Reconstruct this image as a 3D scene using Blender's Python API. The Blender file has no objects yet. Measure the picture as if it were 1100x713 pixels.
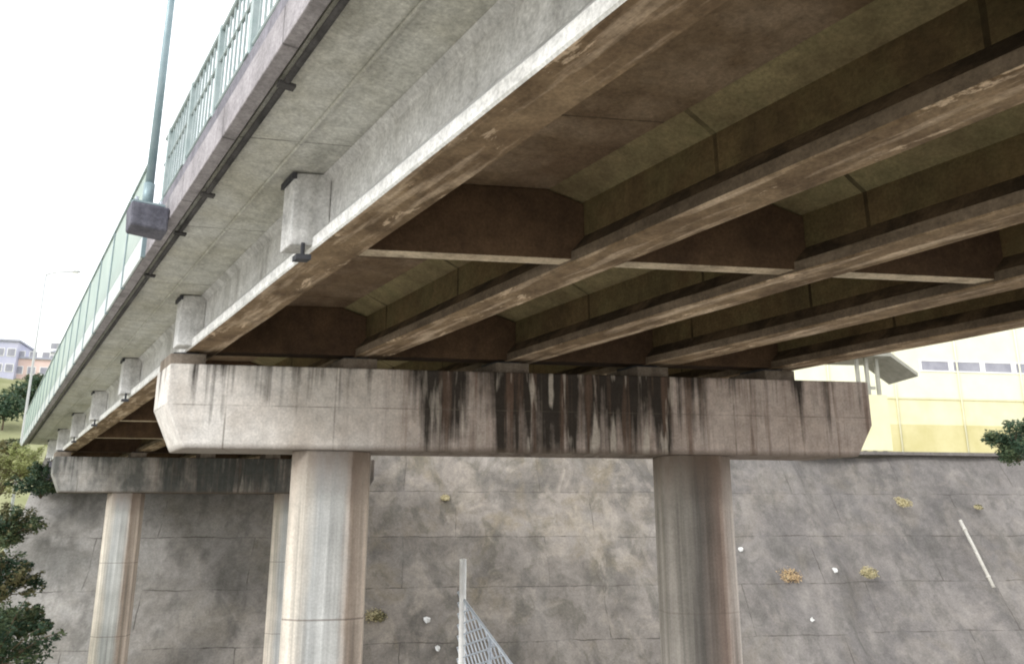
import bpy, bmesh, math, random
from mathutils import Vector, Matrix, noise
random.seed(7)
R = math.radians
scene = bpy.context.scene
col = scene.collection
EYE = 7.6                                  # eye height above the valley floor
PITCH = R(13.684)
ROT = math.atan2(0.55529, 0.83165)         # the bridge runs this far left of +Y
D = Vector((-0.55529, 0.83165, 0)); P = Vector((0.83165, 0.55529, 0))
CROT = math.atan2(0.14156, 0.98993)        # piers are skewed
CV = Vector((0.98993, 0.14156, 0)); NV = Vector((-0.14156, 0.98993, 0))
CAP0 = Vector((-6.0888, 13.7367, 0))       # front left corner of the near cap
def bf(p, s, z): return P*p + D*s + Vector((0, 0, z))
def pf(x, y, z): return CAP0 + CV*x + NV*y + Vector((0, 0, z))

# ------------------------------------------------------------------ materials
class NT:
    def __init__(s, name):
        s.m = bpy.data.materials.new(name); s.m.use_nodes = True
        s.t = s.m.node_tree; s.n = s.t.nodes; s.b = s.n['Principled BSDF']
        s.co = s.n.new('ShaderNodeTexCoord').outputs['Object']
    def link(s, a, b): s.t.links.new(a, b)
    def map(s, scale=(1, 1, 1), loc=(0, 0, 0), rot=(0, 0, 0), src=None):
        m = s.n.new('ShaderNodeMapping'); s.link(src or s.co, m.inputs[0])
        m.inputs['Scale'].default_value = scale; m.inputs['Location'].default_value = loc
        m.inputs['Rotation'].default_value = rot
        return m.outputs[0]
    def noise(s, scale, detail=6, rough=0.6, vec=None, dist=0):
        n = s.n.new('ShaderNodeTexNoise'); s.link(vec or s.co, n.inputs['Vector'])
        n.inputs['Scale'].default_value = scale; n.inputs['Detail'].default_value = detail
        n.inputs['Roughness'].default_value = rough; n.inputs['Distortion'].default_value = dist
        return n.outputs['Fac']
    def ramp(s, fac, stops):
        r = s.n.new('ShaderNodeValToRGB'); s.link(fac, r.inputs[0])
        e = r.color_ramp.elements
        while len(e) < len(stops): e.new(0.5)
        for k, (pos, c) in enumerate(stops):
            e[k].position = pos
            e[k].color = (c, c, c, 1) if not isinstance(c, tuple) else (*c, 1)
        return r.outputs[0]
    def mix(s, fac, a, b, mode='MIX'):
        x = s.n.new('ShaderNodeMix'); x.data_type = 'RGBA'; x.blend_type = mode
        for k, v in ((0, fac), (6, a), (7, b)):
            if hasattr(v, 'links'): s.link(v, x.inputs[k])
            elif k == 0: x.inputs[0].default_value = v
            else: x.inputs[k].default_value = (*v, 1)
        return x.outputs[2]
    def math(s, op, a, b=None, c=None, clamp=False):
        x = s.n.new('ShaderNodeMath'); x.operation = op; x.use_clamp = clamp
        for k, v in enumerate((a, b, c)):
            if v is None: continue
            if hasattr(v, 'links'): s.link(v, x.inputs[k])
            else: x.inputs[k].default_value = v
        return x.outputs[0]
    def xyz(s, vec=None):
        x = s.n.new('ShaderNodeSeparateXYZ'); s.link(vec or s.co, x.inputs[0]); return x.outputs
    def out(s, color, rough=0.9, bump=None, strength=0.3, dist=0.02):
        if hasattr(color, 'links'): s.link(color, s.b.inputs['Base Color'])
        else: s.b.inputs['Base Color'].default_value = (*color, 1)
        s.b.inputs['Roughness'].default_value = rough
        s.b.inputs['Specular IOR Level'].default_value = 0.25
        if bump is not None:
            b = s.n.new('ShaderNodeBump'); s.link(bump, b.inputs['Height'])
            b.inputs['Strength'].default_value = strength; b.inputs['Distance'].default_value = dist
            s.link(b.outputs[0], s.b.inputs['Normal'])
        return s.m

def joint_mask(t, coord, spacing, width, off=0.0):
    f = t.math('FRACT', t.math('DIVIDE', t.math('ADD', coord, 1000.0*spacing + off), spacing))
    return t.math('LESS_THAN', f, width/spacing)

def concrete(name, base, dark, stain=(0.42, 0.68), scale=0.6, streak=0.5, streak_col=None, vert=(3, 3, 0.22),
             joints=(), tint=None, tint_amt=0.5, bump=0.35, spall=False):
    t = NT(name)
    a = t.noise(scale, 8, 0.62, dist=0.6)
    c = t.mix(t.ramp(a, [(stain[0], 0.0), (stain[1], 1.0)]), base, dark)
    if tint:
        c = t.mix(t.math('MULTIPLY', t.ramp(t.noise(scale*1.7, 5, 0.6, t.map((1, 1, 1), (9, 4, 2))), [(0.45, 0.0), (0.62, 1.0)]), tint_amt), c, tint)
    st = t.ramp(t.noise(1.0, 5, 0.6, t.map(vert)), [(0.5, 0.0), (0.66, 1.0)])
    c = t.mix(t.math('MULTIPLY', st, streak), c, streak_col or tuple(x*0.35 for x in dark))
    if spall:      # flaked edges with fresh pale concrete
        sp = t.ramp(t.noise(1.0, 6, 0.7, t.map((3.5, 1.1, 3.5), (2, 5, 1)), 0.5), [(0.60, 0.0), (0.64, 1.0)])
        c = t.mix(t.math('MULTIPLY', sp, 0.85), c, (0.72, 0.56, 0.40))
    fine = t.noise(26, 8, 0.7)
    c = t.mix(0.75, c, t.ramp(fine, [(0.3, 0.55), (0.7, 1.25)]), 'MULTIPLY')
    mid = t.noise(5, 6, 0.65)
    c = t.mix(0.6, c, t.ramp(mid, [(0.32, 0.6), (0.68, 1.2)]), 'MULTIPLY')
    h = t.math('ADD', t.math('MULTIPLY', fine, 0.5), mid)
    for ax, sp, w, off in joints:
        x = t.xyz()[ax] if isinstance(ax, int) else ax(t)
        wob = t.math('ADD', x, t.math('MULTIPLY', t.noise(1.3), 0.03))
        j = joint_mask(t, wob, sp, w, off)
        soft = t.math('MULTIPLY', j, t.ramp(t.noise(2.1, 3), [(0.3, 0.25), (0.6, 0.9)]))
        c = t.mix(soft, c, tuple(v*0.3 for v in dark))
        h = t.math('SUBTRACT', h, t.math('MULTIPLY', j, 0.8))
    return t.out(c, 0.92, h, bump, 0.03)

def skew_axis(t):   # along the bridge, following the skewed piers
    o = t.xyz(); return t.math('ADD', o[1], t.math('MULTIPLY', o[0], 0.48))

M = {}
M['soffit_outer'] = concrete('soffit_outer_concrete', (0.66, 0.66, 0.62), (0.52, 0.515, 0.46), (0.4, 0.7), 0.5, 0.35,
      (0.13, 0.12, 0.08), (2.2, 0.3, 2), joints=((skew_axis, 3.1, 0.025, 0.4),), tint=(0.53, 0.51, 0.42), tint_amt=0.5)
M['girder_outer'] = concrete('girder_outer_concrete', (0.66, 0.66, 0.65), (0.52, 0.515, 0.5), (0.4, 0.7), 0.6, 0.4, (0.2, 0.19, 0.16), (2.5, 2.5, 0.3))
M['flange_skylit'] = concrete('flange_edge_concrete', (0.88, 0.88, 0.86), (0.80, 0.79, 0.76), (0.45, 0.75), 1.2, 0.2, (0.35, 0.33, 0.28), (2, 1, 0.5))  # sky-lit brightness of the edge put into the base colour
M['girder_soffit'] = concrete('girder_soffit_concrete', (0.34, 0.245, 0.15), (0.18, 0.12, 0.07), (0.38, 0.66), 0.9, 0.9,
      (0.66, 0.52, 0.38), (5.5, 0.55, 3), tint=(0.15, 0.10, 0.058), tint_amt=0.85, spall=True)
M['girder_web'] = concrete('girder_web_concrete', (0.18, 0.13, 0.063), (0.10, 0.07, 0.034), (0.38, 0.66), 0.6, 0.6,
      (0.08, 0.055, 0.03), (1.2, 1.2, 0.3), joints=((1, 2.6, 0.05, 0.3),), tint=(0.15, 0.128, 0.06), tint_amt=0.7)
M['girder_ledge'] = concrete('girder_ledge_dark', (0.16, 0.115, 0.07), (0.06, 0.044, 0.028), (0.4, 0.6), 1.1, 0.4)  # darker concrete on the sloping flange top
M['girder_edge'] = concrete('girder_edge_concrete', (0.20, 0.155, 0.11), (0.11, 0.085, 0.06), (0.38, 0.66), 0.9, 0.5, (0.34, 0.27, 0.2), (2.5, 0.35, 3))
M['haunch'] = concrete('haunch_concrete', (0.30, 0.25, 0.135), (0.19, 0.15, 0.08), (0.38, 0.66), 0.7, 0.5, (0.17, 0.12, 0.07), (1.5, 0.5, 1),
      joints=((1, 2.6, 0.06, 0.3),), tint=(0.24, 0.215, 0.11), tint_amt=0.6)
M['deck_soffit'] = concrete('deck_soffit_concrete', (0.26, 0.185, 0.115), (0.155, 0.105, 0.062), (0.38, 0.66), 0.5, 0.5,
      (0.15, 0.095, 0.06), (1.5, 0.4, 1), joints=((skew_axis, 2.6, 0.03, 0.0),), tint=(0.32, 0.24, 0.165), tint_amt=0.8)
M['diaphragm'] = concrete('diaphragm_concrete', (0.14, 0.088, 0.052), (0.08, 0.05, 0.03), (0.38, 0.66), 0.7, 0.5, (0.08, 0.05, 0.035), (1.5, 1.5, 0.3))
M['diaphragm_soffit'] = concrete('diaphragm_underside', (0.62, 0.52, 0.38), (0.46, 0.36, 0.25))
M['kerb'] = concrete('fascia_concrete', (0.42, 0.395, 0.41), (0.30, 0.28, 0.29), (0.4, 0.7), 0.8, 0.4, (0.16, 0.15, 0.15), (2, 1.2, 0.3), joints=((1, 2.0, 0.03, 0),))
M['upstand'] = concrete('upstand_concrete', (0.26, 0.25, 0.28), (0.17, 0.165, 0.19), (0.4, 0.7), 0.9, 0.4, (0.09, 0.09, 0.1), (2, 1.2, 0.3))
M['bracket'] = concrete('bracket_concrete', (0.20, 0.20, 0.235), (0.12, 0.12, 0.15), (0.4, 0.7), 1.2, 0.4)
M['bearing'] = concrete('bearing_plinth', (0.26, 0.22, 0.18), (0.16, 0.13, 0.1), (0.4, 0.7), 1.5, 0.4)
M['column'] = concrete('column_concrete', (0.56, 0.535, 0.50), (0.42, 0.395, 0.365), (0.4, 0.72), 0.5, 0.75, (0.26, 0.215, 0.17), (3.2, 3.2, 0.1),
      joints=((2, 2.9, 0.03, 0.9),), tint=(0.52, 0.545, 0.54), tint_amt=0.7)
M['column_stain_shade'] = concrete('column_stain_shade_concrete', (0.40, 0.36, 0.325), (0.26, 0.22, 0.19), (0.4, 0.68), 0.6, 0.85, (0.13, 0.095, 0.07), (2.6, 2.6, 0.07),
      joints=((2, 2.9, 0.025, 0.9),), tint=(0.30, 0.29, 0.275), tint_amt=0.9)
def column_material(name, bands, joint_amt):
    t = NT(name)
    x, y, z = t.xyz()
    wob = t.math('MULTIPLY', t.math('SUBTRACT', t.noise(1.0, 4, 0.6, t.map((1, 1, 0.35))), 0.5), 0.35)
    f = t.math('ADD', t.math('DIVIDE', t.math('ADD', x, 0.7), 1.4), wob)
    c = t.ramp(f, bands)  # tones across the width paint lit and shaded sides along with stain bands
    st = t.noise(1.0, 4, 0.6, t.map((7, 7, 0.12), (1, 4, 2)))
    c = t.mix(0.8, c, t.ramp(st, [(0.34, 0.55), (0.66, 1.25)]), 'MULTIPLY')
    a = t.noise(0.9, 7, 0.62)
    c = t.mix(0.7, c, t.ramp(a, [(0.34, 0.7), (0.68, 1.15)]), 'MULTIPLY')
    fine = t.noise(24, 8, 0.7); mid = t.noise(5, 6, 0.65)
    c = t.mix(0.55, c, t.ramp(fine, [(0.3, 0.65), (0.7, 1.2)]), 'MULTIPLY')
    c = t.mix(t.ramp(t.math('ADD', z, t.math('MULTIPLY', st, 1.6)), [(0.0, 0.0), (1.0, 0.0)]), c, (0.1, 0.08, 0.06))
    top = t.ramp(t.math('MULTIPLY_ADD', t.math('ADD', z, t.math('MULTIPLY', st, 1.4)), 1.0, -8.6), [(0.0, 0.0), (0.9, 0.75)])  # shade under the cap painted as a darker column head
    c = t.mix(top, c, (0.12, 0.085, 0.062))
    j = joint_mask(t, t.math('ADD', z, t.math('MULTIPLY', t.noise(1.5), 0.03)), 2.9, 0.03, 2.7)
    c = t.mix(t.math('MULTIPLY', j, joint_amt), c, (0.15, 0.12, 0.1))
    h = t.math('SUBTRACT', t.math('ADD', t.math('MULTIPLY', fine, 0.5), mid), t.math('MULTIPLY', j, 0.6))
    return t.out(c, 0.92, h, 0.35, 0.03)
M['column'] = column_material('column_concrete', [(0.0, (0.62, 0.56, 0.48)), (0.22, (0.70, 0.65, 0.57)), (0.36, (0.56, 0.57, 0.56)), (0.68, (0.50, 0.50, 0.48)), (0.82, (0.42, 0.34, 0.28)), (1.0, (0.60, 0.51, 0.43))], 0.6)
M['column_stain_shade'] = column_material('column_stain_shade_concrete', [(0.0, (0.40, 0.37, 0.335)), (0.26, (0.36, 0.335, 0.30)), (0.40, (0.19, 0.175, 0.16)), (0.60, (0.23, 0.19, 0.165)), (0.72, (0.33, 0.25, 0.21)), (0.88, (0.52, 0.45, 0.40)), (1.0, (0.62, 0.56, 0.51))], 0.25)  # right column: stain bands with its different lighting put into the colour
M['pipe_dark'] = concrete('dark_conduit', (0.10, 0.095, 0.095), (0.05, 0.05, 0.05))

def cap_material(name='pier_cap_concrete', stain_shade=0.0):
    t = NT(name)
    x, y, z = t.xyz()
    a = t.noise(0.7, 8, 0.62, dist=0.5)
    c = t.mix(t.ramp(a, [(0.4, 0.0), (0.7, 1.0)]), (0.76, 0.73, 0.69), (0.60, 0.545, 0.485))
    # the right of the cap is pinker and dirtier than the left end
    right = t.ramp(t.math('DIVIDE', x, 13.4), [(0.2, 0.0), (0.42, 1.0)])
    c = t.mix(t.math('MULTIPLY', right, 0.85), c, t.mix(t.ramp(t.noise(1.4, 5, 0.6), [(0.4, 0.0), (0.65, 1.0)]), (0.60, 0.50, 0.45), (0.42, 0.33, 0.285)))
    # run-off streaks below the deck joint
    s1 = t.noise(1.0, 4, 0.6, t.map((1.9, 1.0, 0.09)))
    s2 = t.noise(1.0, 4, 0.6, t.map((5.5, 2.0, 0.14), (3, 1, 0)))
    s5 = t.noise(1.3, 6, 0.65, t.map((1, 1, 0.7), (6, 2, 4)))
    mask = t.ramp(t.math('DIVIDE', x, 13.4), [(0.06, 0.0), (0.28, 0.2), (0.36, 0.75), (0.50, 1.1), (0.68, 1.1), (0.71, 0.2), (0.95, 0.18), (1.0, 0.1)])
    top = t.math('MULTIPLY_ADD', z, 0.09, -0.085)     # a little more streaking towards the top edge
    v = t.math('ADD', t.math('ADD', t.math('MULTIPLY', s1, 0.6), t.math('MULTIPLY', s2, 0.4)), t.math('ADD', t.math('MULTIPLY_ADD', s5, 0.22, -0.11), t.math('ADD', t.math('MULTIPLY', mask, 0.17), top)))
    c = t.mix(t.math('MULTIPLY', t.math('MULTIPLY', mask, t.ramp(s5, [(0.35, 0.35), (0.65, 0.9)])), 0.75), c, (0.26, 0.215, 0.18))
    c = t.mix(t.ramp(v, [(0.545, 0.0), (0.655, 0.95)]), c, (0.028, 0.023, 0.018))
    s3 = t.noise(1.0, 4, 0.6, t.map((4.0, 1.6, 0.15), (8, 3, 1)))
    c = t.mix(t.math('MULTIPLY', t.math('MULTIPLY', t.ramp(s3, [(0.52, 0.0), (0.62, 1.0)]), right), 0.7), c, (0.17, 0.11, 0.08))
    # pale lime runs in the blackened middle
    s4 = t.noise(1.0, 3, 0.5, t.map((5.0, 1.6, 0.7), (2, 9, 1)))
    c = t.mix(t.math('MULTIPLY', t.math('MULTIPLY', t.ramp(s4, [(0.54, 0.0), (0.62, 1.0)]), mask), 0.7), c, (0.60, 0.54, 0.47))
    if stain_shade: c = t.mix(t.ramp(t.noise(0.8, 6, 0.62, t.map((1, 1, .5), (4, 4, 4))), [(0.36, stain_shade*0.45), (0.55, stain_shade)]), c, (0.085, 0.09, 0.085))  # far cap: dark stain plus its shade painted as a patchy film
    fine = t.noise(24, 8, 0.7); mid = t.noise(4.5, 6, 0.65)
    c = t.mix(0.7, c, t.ramp(fine, [(0.3, 0.6), (0.7, 1.2)]), 'MULTIPLY')
    c = t.mix(0.6, c, t.ramp(mid, [(0.32, 0.65), (0.68, 1.15)]), 'MULTIPLY')
    j = t.math('MAXIMUM', joint_mask(t, x, 1.9, 0.03, -1.0), joint_mask(t, z, 1.5, 0.02, -0.76))
    c = t.mix(t.math('MULTIPLY', j, t.ramp(t.noise(1.7, 3), [(0.35, 0.0), (0.6, 0.6)])), c, (0.13, 0.11, 0.09))
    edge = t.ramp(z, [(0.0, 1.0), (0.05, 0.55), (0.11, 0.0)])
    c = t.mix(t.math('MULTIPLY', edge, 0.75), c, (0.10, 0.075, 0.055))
    h = t.math('SUBTRACT', t.math('ADD', t.math('MULTIPLY', fine, 0.5), mid), t.math('MULTIPLY', j, 0.6))
    return t.out(c, 0.92, h, 0.35, 0.03)
M['cap'] = cap_material()
M['cap_far'] = cap_material('pier_cap_stain_shade', 0.9)

def slope_material():
    t = NT('slope_concrete')
    x, y, z = t.xyz()     # x along the wall, z up the face (object is built in its own frame)
    cb = t.n.new('ShaderNodeCombineXYZ')
    t.link(t.math('ADD', x, t.math('MULTIPLY', t.noise(0.5), 0.3)), cb.inputs[0])
    t.link(t.math('ADD', z, t.math('MULTIPLY', t.noise(0.6, 4, 0.6, t.map((1, 1, 1), (5, 5, 5))), 0.25)), cb.inputs[1])
    br = t.n.new('ShaderNodeTexBrick'); t.link(cb.outputs[0], br.inputs['Vector'])
    br.offset = 0.37; br.inputs['Scale'].default_value = 1.0
    br.inputs['Color1'].default_value = (0.25, 0.222, 0.192, 1); br.inputs['Color2'].default_value = (0.175, 0.156, 0.136, 1)
    br.inputs['Mortar'].default_value = (0.15, 0.135, 0.12, 1)
    br.inputs['Mortar Size'].default_value = 0.03; br.inputs['Mortar Smooth'].default_value = 0.5
    br.inputs['Brick Width'].default_value = 7.3; br.inputs['Row Height'].default_value = 2.35
    c = br.outputs['Color']
    joint = br.outputs['Fac']
    a = t.noise(0.32, 9, 0.66, dist=0.8)
    c = t.mix(t.math('MULTIPLY', t.ramp(a, [(0.4, 0.0), (0.64, 1.0)]), 0.8), c, (0.11, 0.10, 0.088))
    b = t.noise(0.24, 5, 0.5, t.map((1, 1, 1.3), (3, 8, 1)), 0.4)
    c = t.mix(t.math('MULTIPLY', t.ramp(b, [(0.46, 0.0), (0.64, 1.0)]), 0.65), c, (0.29, 0.262, 0.232))
    g = t.noise(0.4, 6, 0.6, t.map((1, 1, 1), (13, 2, 7)), 0.5)
    c = t.mix(t.math('MULTIPLY', t.ramp(g, [(0.52, 0.0), (0.66, 1.0)]), 0.6), c, (0.20, 0.165, 0.11))
    g2 = t.noise(0.55, 7, 0.68, t.map((1, 1, 0.7), (31, 5, 17)), 0.8)
    c = t.mix(t.math('MULTIPLY', t.ramp(g2, [(0.52, 0.0), (0.6, 1.0)]), 0.5), c, (0.10, 0.092, 0.07))
    g3 = t.noise(0.5, 7, 0.66, t.map((1, 1, 0.8), (51, 15, 7)), 0.8)
    c = t.mix(t.math('MULTIPLY', t.ramp(g3, [(0.52, 0.0), (0.6, 1.0)]), 0.45), c, (0.34, 0.30, 0.25))
    # bluish, darker concrete towards the right
    r = t.ramp(t.math('DIVIDE', x, 40.0), [(0.36, 0.0), (0.6, 1.0)])
    c = t.mix(t.math('MULTIPLY', r, 0.5), c, (0.14, 0.135, 0.14))
    lf = t.ramp(t.math('DIVIDE', t.math('ADD', x, 14.0), 20.0), [(0.25, 0.9), (0.75, 0.0)])  # left end painted paler to carry the open-sky light
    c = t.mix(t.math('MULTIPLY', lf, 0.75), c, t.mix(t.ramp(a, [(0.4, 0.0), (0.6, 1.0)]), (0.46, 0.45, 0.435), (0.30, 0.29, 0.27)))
    s = t.noise(1.0, 5, 0.6, t.map((1.3, 1.3, 0.13)))
    c = t.mix(t.math('MULTIPLY', t.ramp(s, [(0.5, 0.0), (0.68, 1.0)]), 0.55), c, (0.10, 0.095, 0.085))
    s = t.noise(1.0, 4, 0.6, t.map((0.8, 0.8, 0.12), (7, 7, 2)))
    c = t.mix(t.math('MULTIPLY', t.ramp(s, [(0.5, 0.0), (0.7, 1.0)]), 0.3), c, (0.33, 0.305, 0.275))
    c = t.mix(t.math('MULTIPLY', joint, t.ramp(t.noise(0.8, 3), [(0.42, 0.0), (0.6, 0.75)])), c, (0.07, 0.06, 0.05))
    fine = t.noise(11, 9, 0.72); mid = t.noise(2.6, 6, 0.65)
    c = t.mix(0.6, c, t.ramp(fine, [(0.3, 0.6), (0.7, 1.3)]), 'MULTIPLY')
    c = t.mix(0.45, c, t.ramp(mid, [(0.3, 0.65), (0.7, 1.25)]), 'MULTIPLY')
    h = t.math('ADD', t.math('MULTIPLY', fine, 0.6), t.math('SUBTRACT', mid, t.math('MULTIPLY', br.outputs['Fac'], 0.25)))
    return t.out(c, 0.95, h, 0.3, 0.05)
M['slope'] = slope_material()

def simple(name, c1, c2, scale=3, rough=0.8, metallic=0.0, bump=0.1, transl=0.0, spread=(0.35, 0.65)):
    t = NT(name)
    c = t.mix(t.ramp(t.noise(scale, 6, 0.65), [(spread[0], 0.0), (spread[1], 1.0)]), c1, c2)
    m = t.out(c, rough, t.noise(scale*6, 4, 0.6), bump, 0.01)
    t.b.inputs['Metallic'].default_value = metallic
    if transl:
        tr = t.n.new('ShaderNodeBsdfTranslucent'); t.link(c, tr.inputs[0])
        mx = t.n.new('ShaderNodeMixShader'); mx.inputs[0].default_value = transl
        t.link(t.b.outputs[0], mx.inputs[1]); t.link(tr.outputs[0], mx.inputs[2])
        t.link(mx.outputs[0], t.n['Material Output'].inputs[0])
    return m
M['rail_green'] = simple('rail_green_paint', (0.29, 0.36, 0.355), (0.42, 0.48, 0.475), 4, 0.55, bump=0.08)
M['panel_green'] = simple('barrier_panel', (0.50, 0.60, 0.545), (0.60, 0.68, 0.62), 0.8, 0.4, transl=0.4)
M['panel_pale'] = simple('barrier_lower_panel', (0.68, 0.73, 0.72), (0.75, 0.78, 0.76), 0.8, 0.4, transl=0.3)
M['lamp_metal'] = simple('lamp_pole_metal', (0.20, 0.28, 0.30), (0.30, 0.37, 0.39), 2, 0.45, 0.3)
M['lamp_far'] = simple('lamp_pole_weathered', (0.42, 0.44, 0.44), (0.5, 0.51, 0.5), 2, 0.5)
M['lamp_glass'] = simple('lamp_glass', (0.7, 0.7, 0.66), (0.8, 0.8, 0.76), 2, 0.2)
M['white_steel'] = simple('white_painted_steel', (0.88, 0.88, 0.86), (0.75, 0.75, 0.73), 5, 0.5)
M['galv'] = simple('galvanised_steel', (0.42, 0.46, 0.52), (0.55, 0.59, 0.64), 6, 0.45, 0.35)
M['pvc'] = simple('pale_pipe', (0.58, 0.56, 0.50), (0.42, 0.40, 0.36), 3, 0.6)
M['litter'] = simple('white_litter', (0.8, 0.8, 0.78), (0.6, 0.6, 0.57), 8, 0.6, transl=0.2)
M['weed'] = simple('dry_weed', (0.46, 0.40, 0.22), (0.58, 0.52, 0.34), 9, 0.8, transl=0.3)
M['weed_orange'] = simple('rusty_weed', (0.5, 0.34, 0.18), (0.58, 0.45, 0.28), 9, 0.8, transl=0.3)
M['leaf_dark'] = simple('leaf_dark_green', (0.022, 0.05, 0.03), (0.06, 0.10, 0.055), 1.3, 0.6, transl=0.2)
M['leaf_mid'] = simple('leaf_mid_green', (0.05, 0.08, 0.04), (0.12, 0.15, 0.07), 1.1, 0.6, transl=0.25)
M['leaf_olive'] = simple('leaf_olive', (0.10, 0.10, 0.045), (0.19, 0.17, 0.08), 1.1, 0.6, transl=0.25)
M['leaf_yellow'] = simple('leaf_yellow_green', (0.22, 0.25, 0.09), (0.34, 0.36, 0.15), 1.1, 0.6, transl=0.25)
M['bark'] = simple('bark', (0.10, 0.075, 0.05), (0.17, 0.13, 0.09), 5, 0.9, bump=0.5)
M['hill'] = simple('hill_grass', (0.20, 0.21, 0.10), (0.30, 0.30, 0.17), 0.12, 0.95)
M['ground'] = simple('valley_ground', (0.44, 0.42, 0.38), (0.52, 0.50, 0.46), 0.3, 0.95, bump=0.4)
M['bank'] = simple('bank_earth', (0.41, 0.385, 0.335), (0.49, 0.465, 0.41), 0.5, 0.95, bump=0.4)
M['asphalt'] = simple('asphalt', (0.05, 0.05, 0.052), (0.075, 0.073, 0.07), 3, 0.9)
M['yellow'] = simple('yellow_render', (0.52, 0.47, 0.235), (0.60, 0.55, 0.31), 0.5, 0.85)
M['pale_yellow'] = simple('pale_yellow_render', (0.66, 0.62, 0.38), (0.72, 0.69, 0.47), 0.5, 0.85)
M['cream'] = simple('cream_render', (0.72, 0.71, 0.52), (0.77, 0.76, 0.59), 0.5, 0.85)
M['white_trim'] = simple('white_trim', (0.80, 0.80, 0.78), (0.72, 0.72, 0.7), 2, 0.7)
M['glass_grey'] = simple('window_glass', (0.24, 0.24, 0.28), (0.34, 0.34, 0.38), 0.8, 0.15)
M['gate_grey'] = simple('grey_painted_steel', (0.24, 0.24, 0.20), (0.32, 0.31, 0.27), 3, 0.6)
M['roof_grey'] = simple('roof_slate', (0.30, 0.31, 0.36), (0.38, 0.39, 0.45), 0.9, 0.8)
M['house_blue'] = simple('pale_blue_render', (0.42, 0.43, 0.55), (0.5, 0.5, 0.6), 0.4, 0.9)
M['house_pink'] = simple('pale_pink_render', (0.62, 0.46, 0.42), (0.7, 0.55, 0.5), 0.4, 0.9)
M['house_white'] = simple('pale_house_render', (0.6, 0.6, 0.64), (0.68, 0.68, 0.71), 0.4, 0.9)
M['black_rubber'] = simple('dark_steel_plate', (0.03, 0.033, 0.04), (0.06, 0.06, 0.065), 6, 0.6)

# ------------------------------------------------------------------ mesh helpers
class MB:
    def __init__(s): s.v = []; s.f = []; s.mi = []
    def add(s, vs, fs, mi=0):
        o = len(s.v); s.v += [tuple(v) for v in vs]
        s.f += [tuple(i+o for i in f) for f in fs]; s.mi += [mi]*len(fs) if not isinstance(mi, list) else mi
        return s
    def box(s, a, b, mi=0):
        (x0, y0, z0), (x1, y1, z1) = a, b
        return s.add([(x0,y0,z0),(x1,y0,z0),(x1,y1,z0),(x0,y1,z0),(x0,y0,z1),(x1,y0,z1),(x1,y1,z1),(x0,y1,z1)],
              [(0,3,2,1),(4,5,6,7),(0,1,5,4),(1,2,6,5),(2,3,7,6),(3,0,4,7)], mi)
    def tube(s, pts, r, n=8, mi=0):
        pts = [Vector(p) for p in pts]; rs = r if isinstance(r, (list, tuple)) else [r]*len(pts)
        rings = []
        for i, p in enumerate(pts):
            t = (pts[min(i+1, len(pts)-1)] - pts[max(i-1, 0)]).normalized()
            a = t.orthogonal().normalized() if abs(t.z) < 0.99 else Vector((1, 0, 0))
            if abs(t.z) < 0.99: a = t.cross(Vector((0, 0, 1))).normalized()
            b = t.cross(a).normalized()
            rings.append([p + (a*math.cos(2*math.pi*k/n) + b*math.sin(2*math.pi*k/n))*rs[i] for k in range(n)])
        vs = [q for ring in rings for q in ring]; fs = []
        for i in range(len(pts)-1):
            for k in range(n): fs.append((i*n+k, i*n+(k+1) % n, (i+1)*n+(k+1) % n, (i+1)*n+k))
        fs.append(tuple(range(n-1, -1, -1))); fs.append(tuple((len(pts)-1)*n+k for k in range(n)))
        return s.add(vs, fs, mi)
    def sweep(s, prof, ends, mi=None, cap=True):
        """profile of (x,z) points swept between ends[i] = function (x,z) -> point"""
        n = len(prof); vs = [e(x, z) for e in ends for x, z in prof]; fs = []; ms = []
        for i in range(len(ends)-1):
            for k in range(n):
                fs.append((i*n+k, i*n+(k+1) % n, (i+1)*n+(k+1) % n, (i+1)*n+k)); ms.append(mi[k] if mi else 0)
        if cap:
            fs.append(tuple(range(n-1, -1, -1))); fs.append(tuple((len(ends)-1)*n+k for k in range(n))); ms += [mi[0] if mi else 0]*2
        return s.add(vs, fs, ms)
    def build(s, name, mats, parent=None, bevel=0, smooth=False, origin=(0, 0, 0)):
        me = bpy.data.meshes.new(name)
        o = Vector(origin)
        me.from_pydata([tuple(Vector(v)-o) for v in s.v], [], s.f); me.update()
        bm = bmesh.new(); bm.from_mesh(me); bmesh.ops.recalc_face_normals(bm, faces=bm.faces)
        bm.to_mesh(me); bm.free()
        if not isinstance(mats, (list, tuple)): mats = [mats]
        for m in mats: me.materials.append(m)
        for p, k in zip(me.polygons, s.mi): p.material_index = k; p.use_smooth = smooth
        ob = bpy.data.objects.new(name, me); col.objects.link(ob)
        if parent is not None: ob.parent = parent
        if bevel:
            b = ob.modifiers.new('bevel', 'BEVEL'); b.width = bevel; b.segments = 2; b.limit_method = 'ANGLE'; b.angle_limit = R(30)
        return ob

def tag(o, label=None, cat=None, group=None, kind=None):
    for k, v in (('label', label), ('category', cat), ('group', group), ('kind', kind)):
        if v: o[k] = v
    return o
def thing(name, label, cat, loc=(0, 0, 0), rz=0, group=None):
    o = bpy.data.objects.new(name, None); col.objects.link(o); o.empty_display_size = 0.3
    o.location = loc; o.rotation_euler = (0, 0, rz)
    return tag(o, label, cat, group)
def copy_tree(o, parent=None):
    c = o.copy(); col.objects.link(c); c.parent = parent
    for ch in list(o.children): copy_tree(ch, c)
    return c
def smoothstep(a, b, x):
    t = max(0, min(1, (x-a)/(b-a))); return t*t*(3-2*t)

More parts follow.
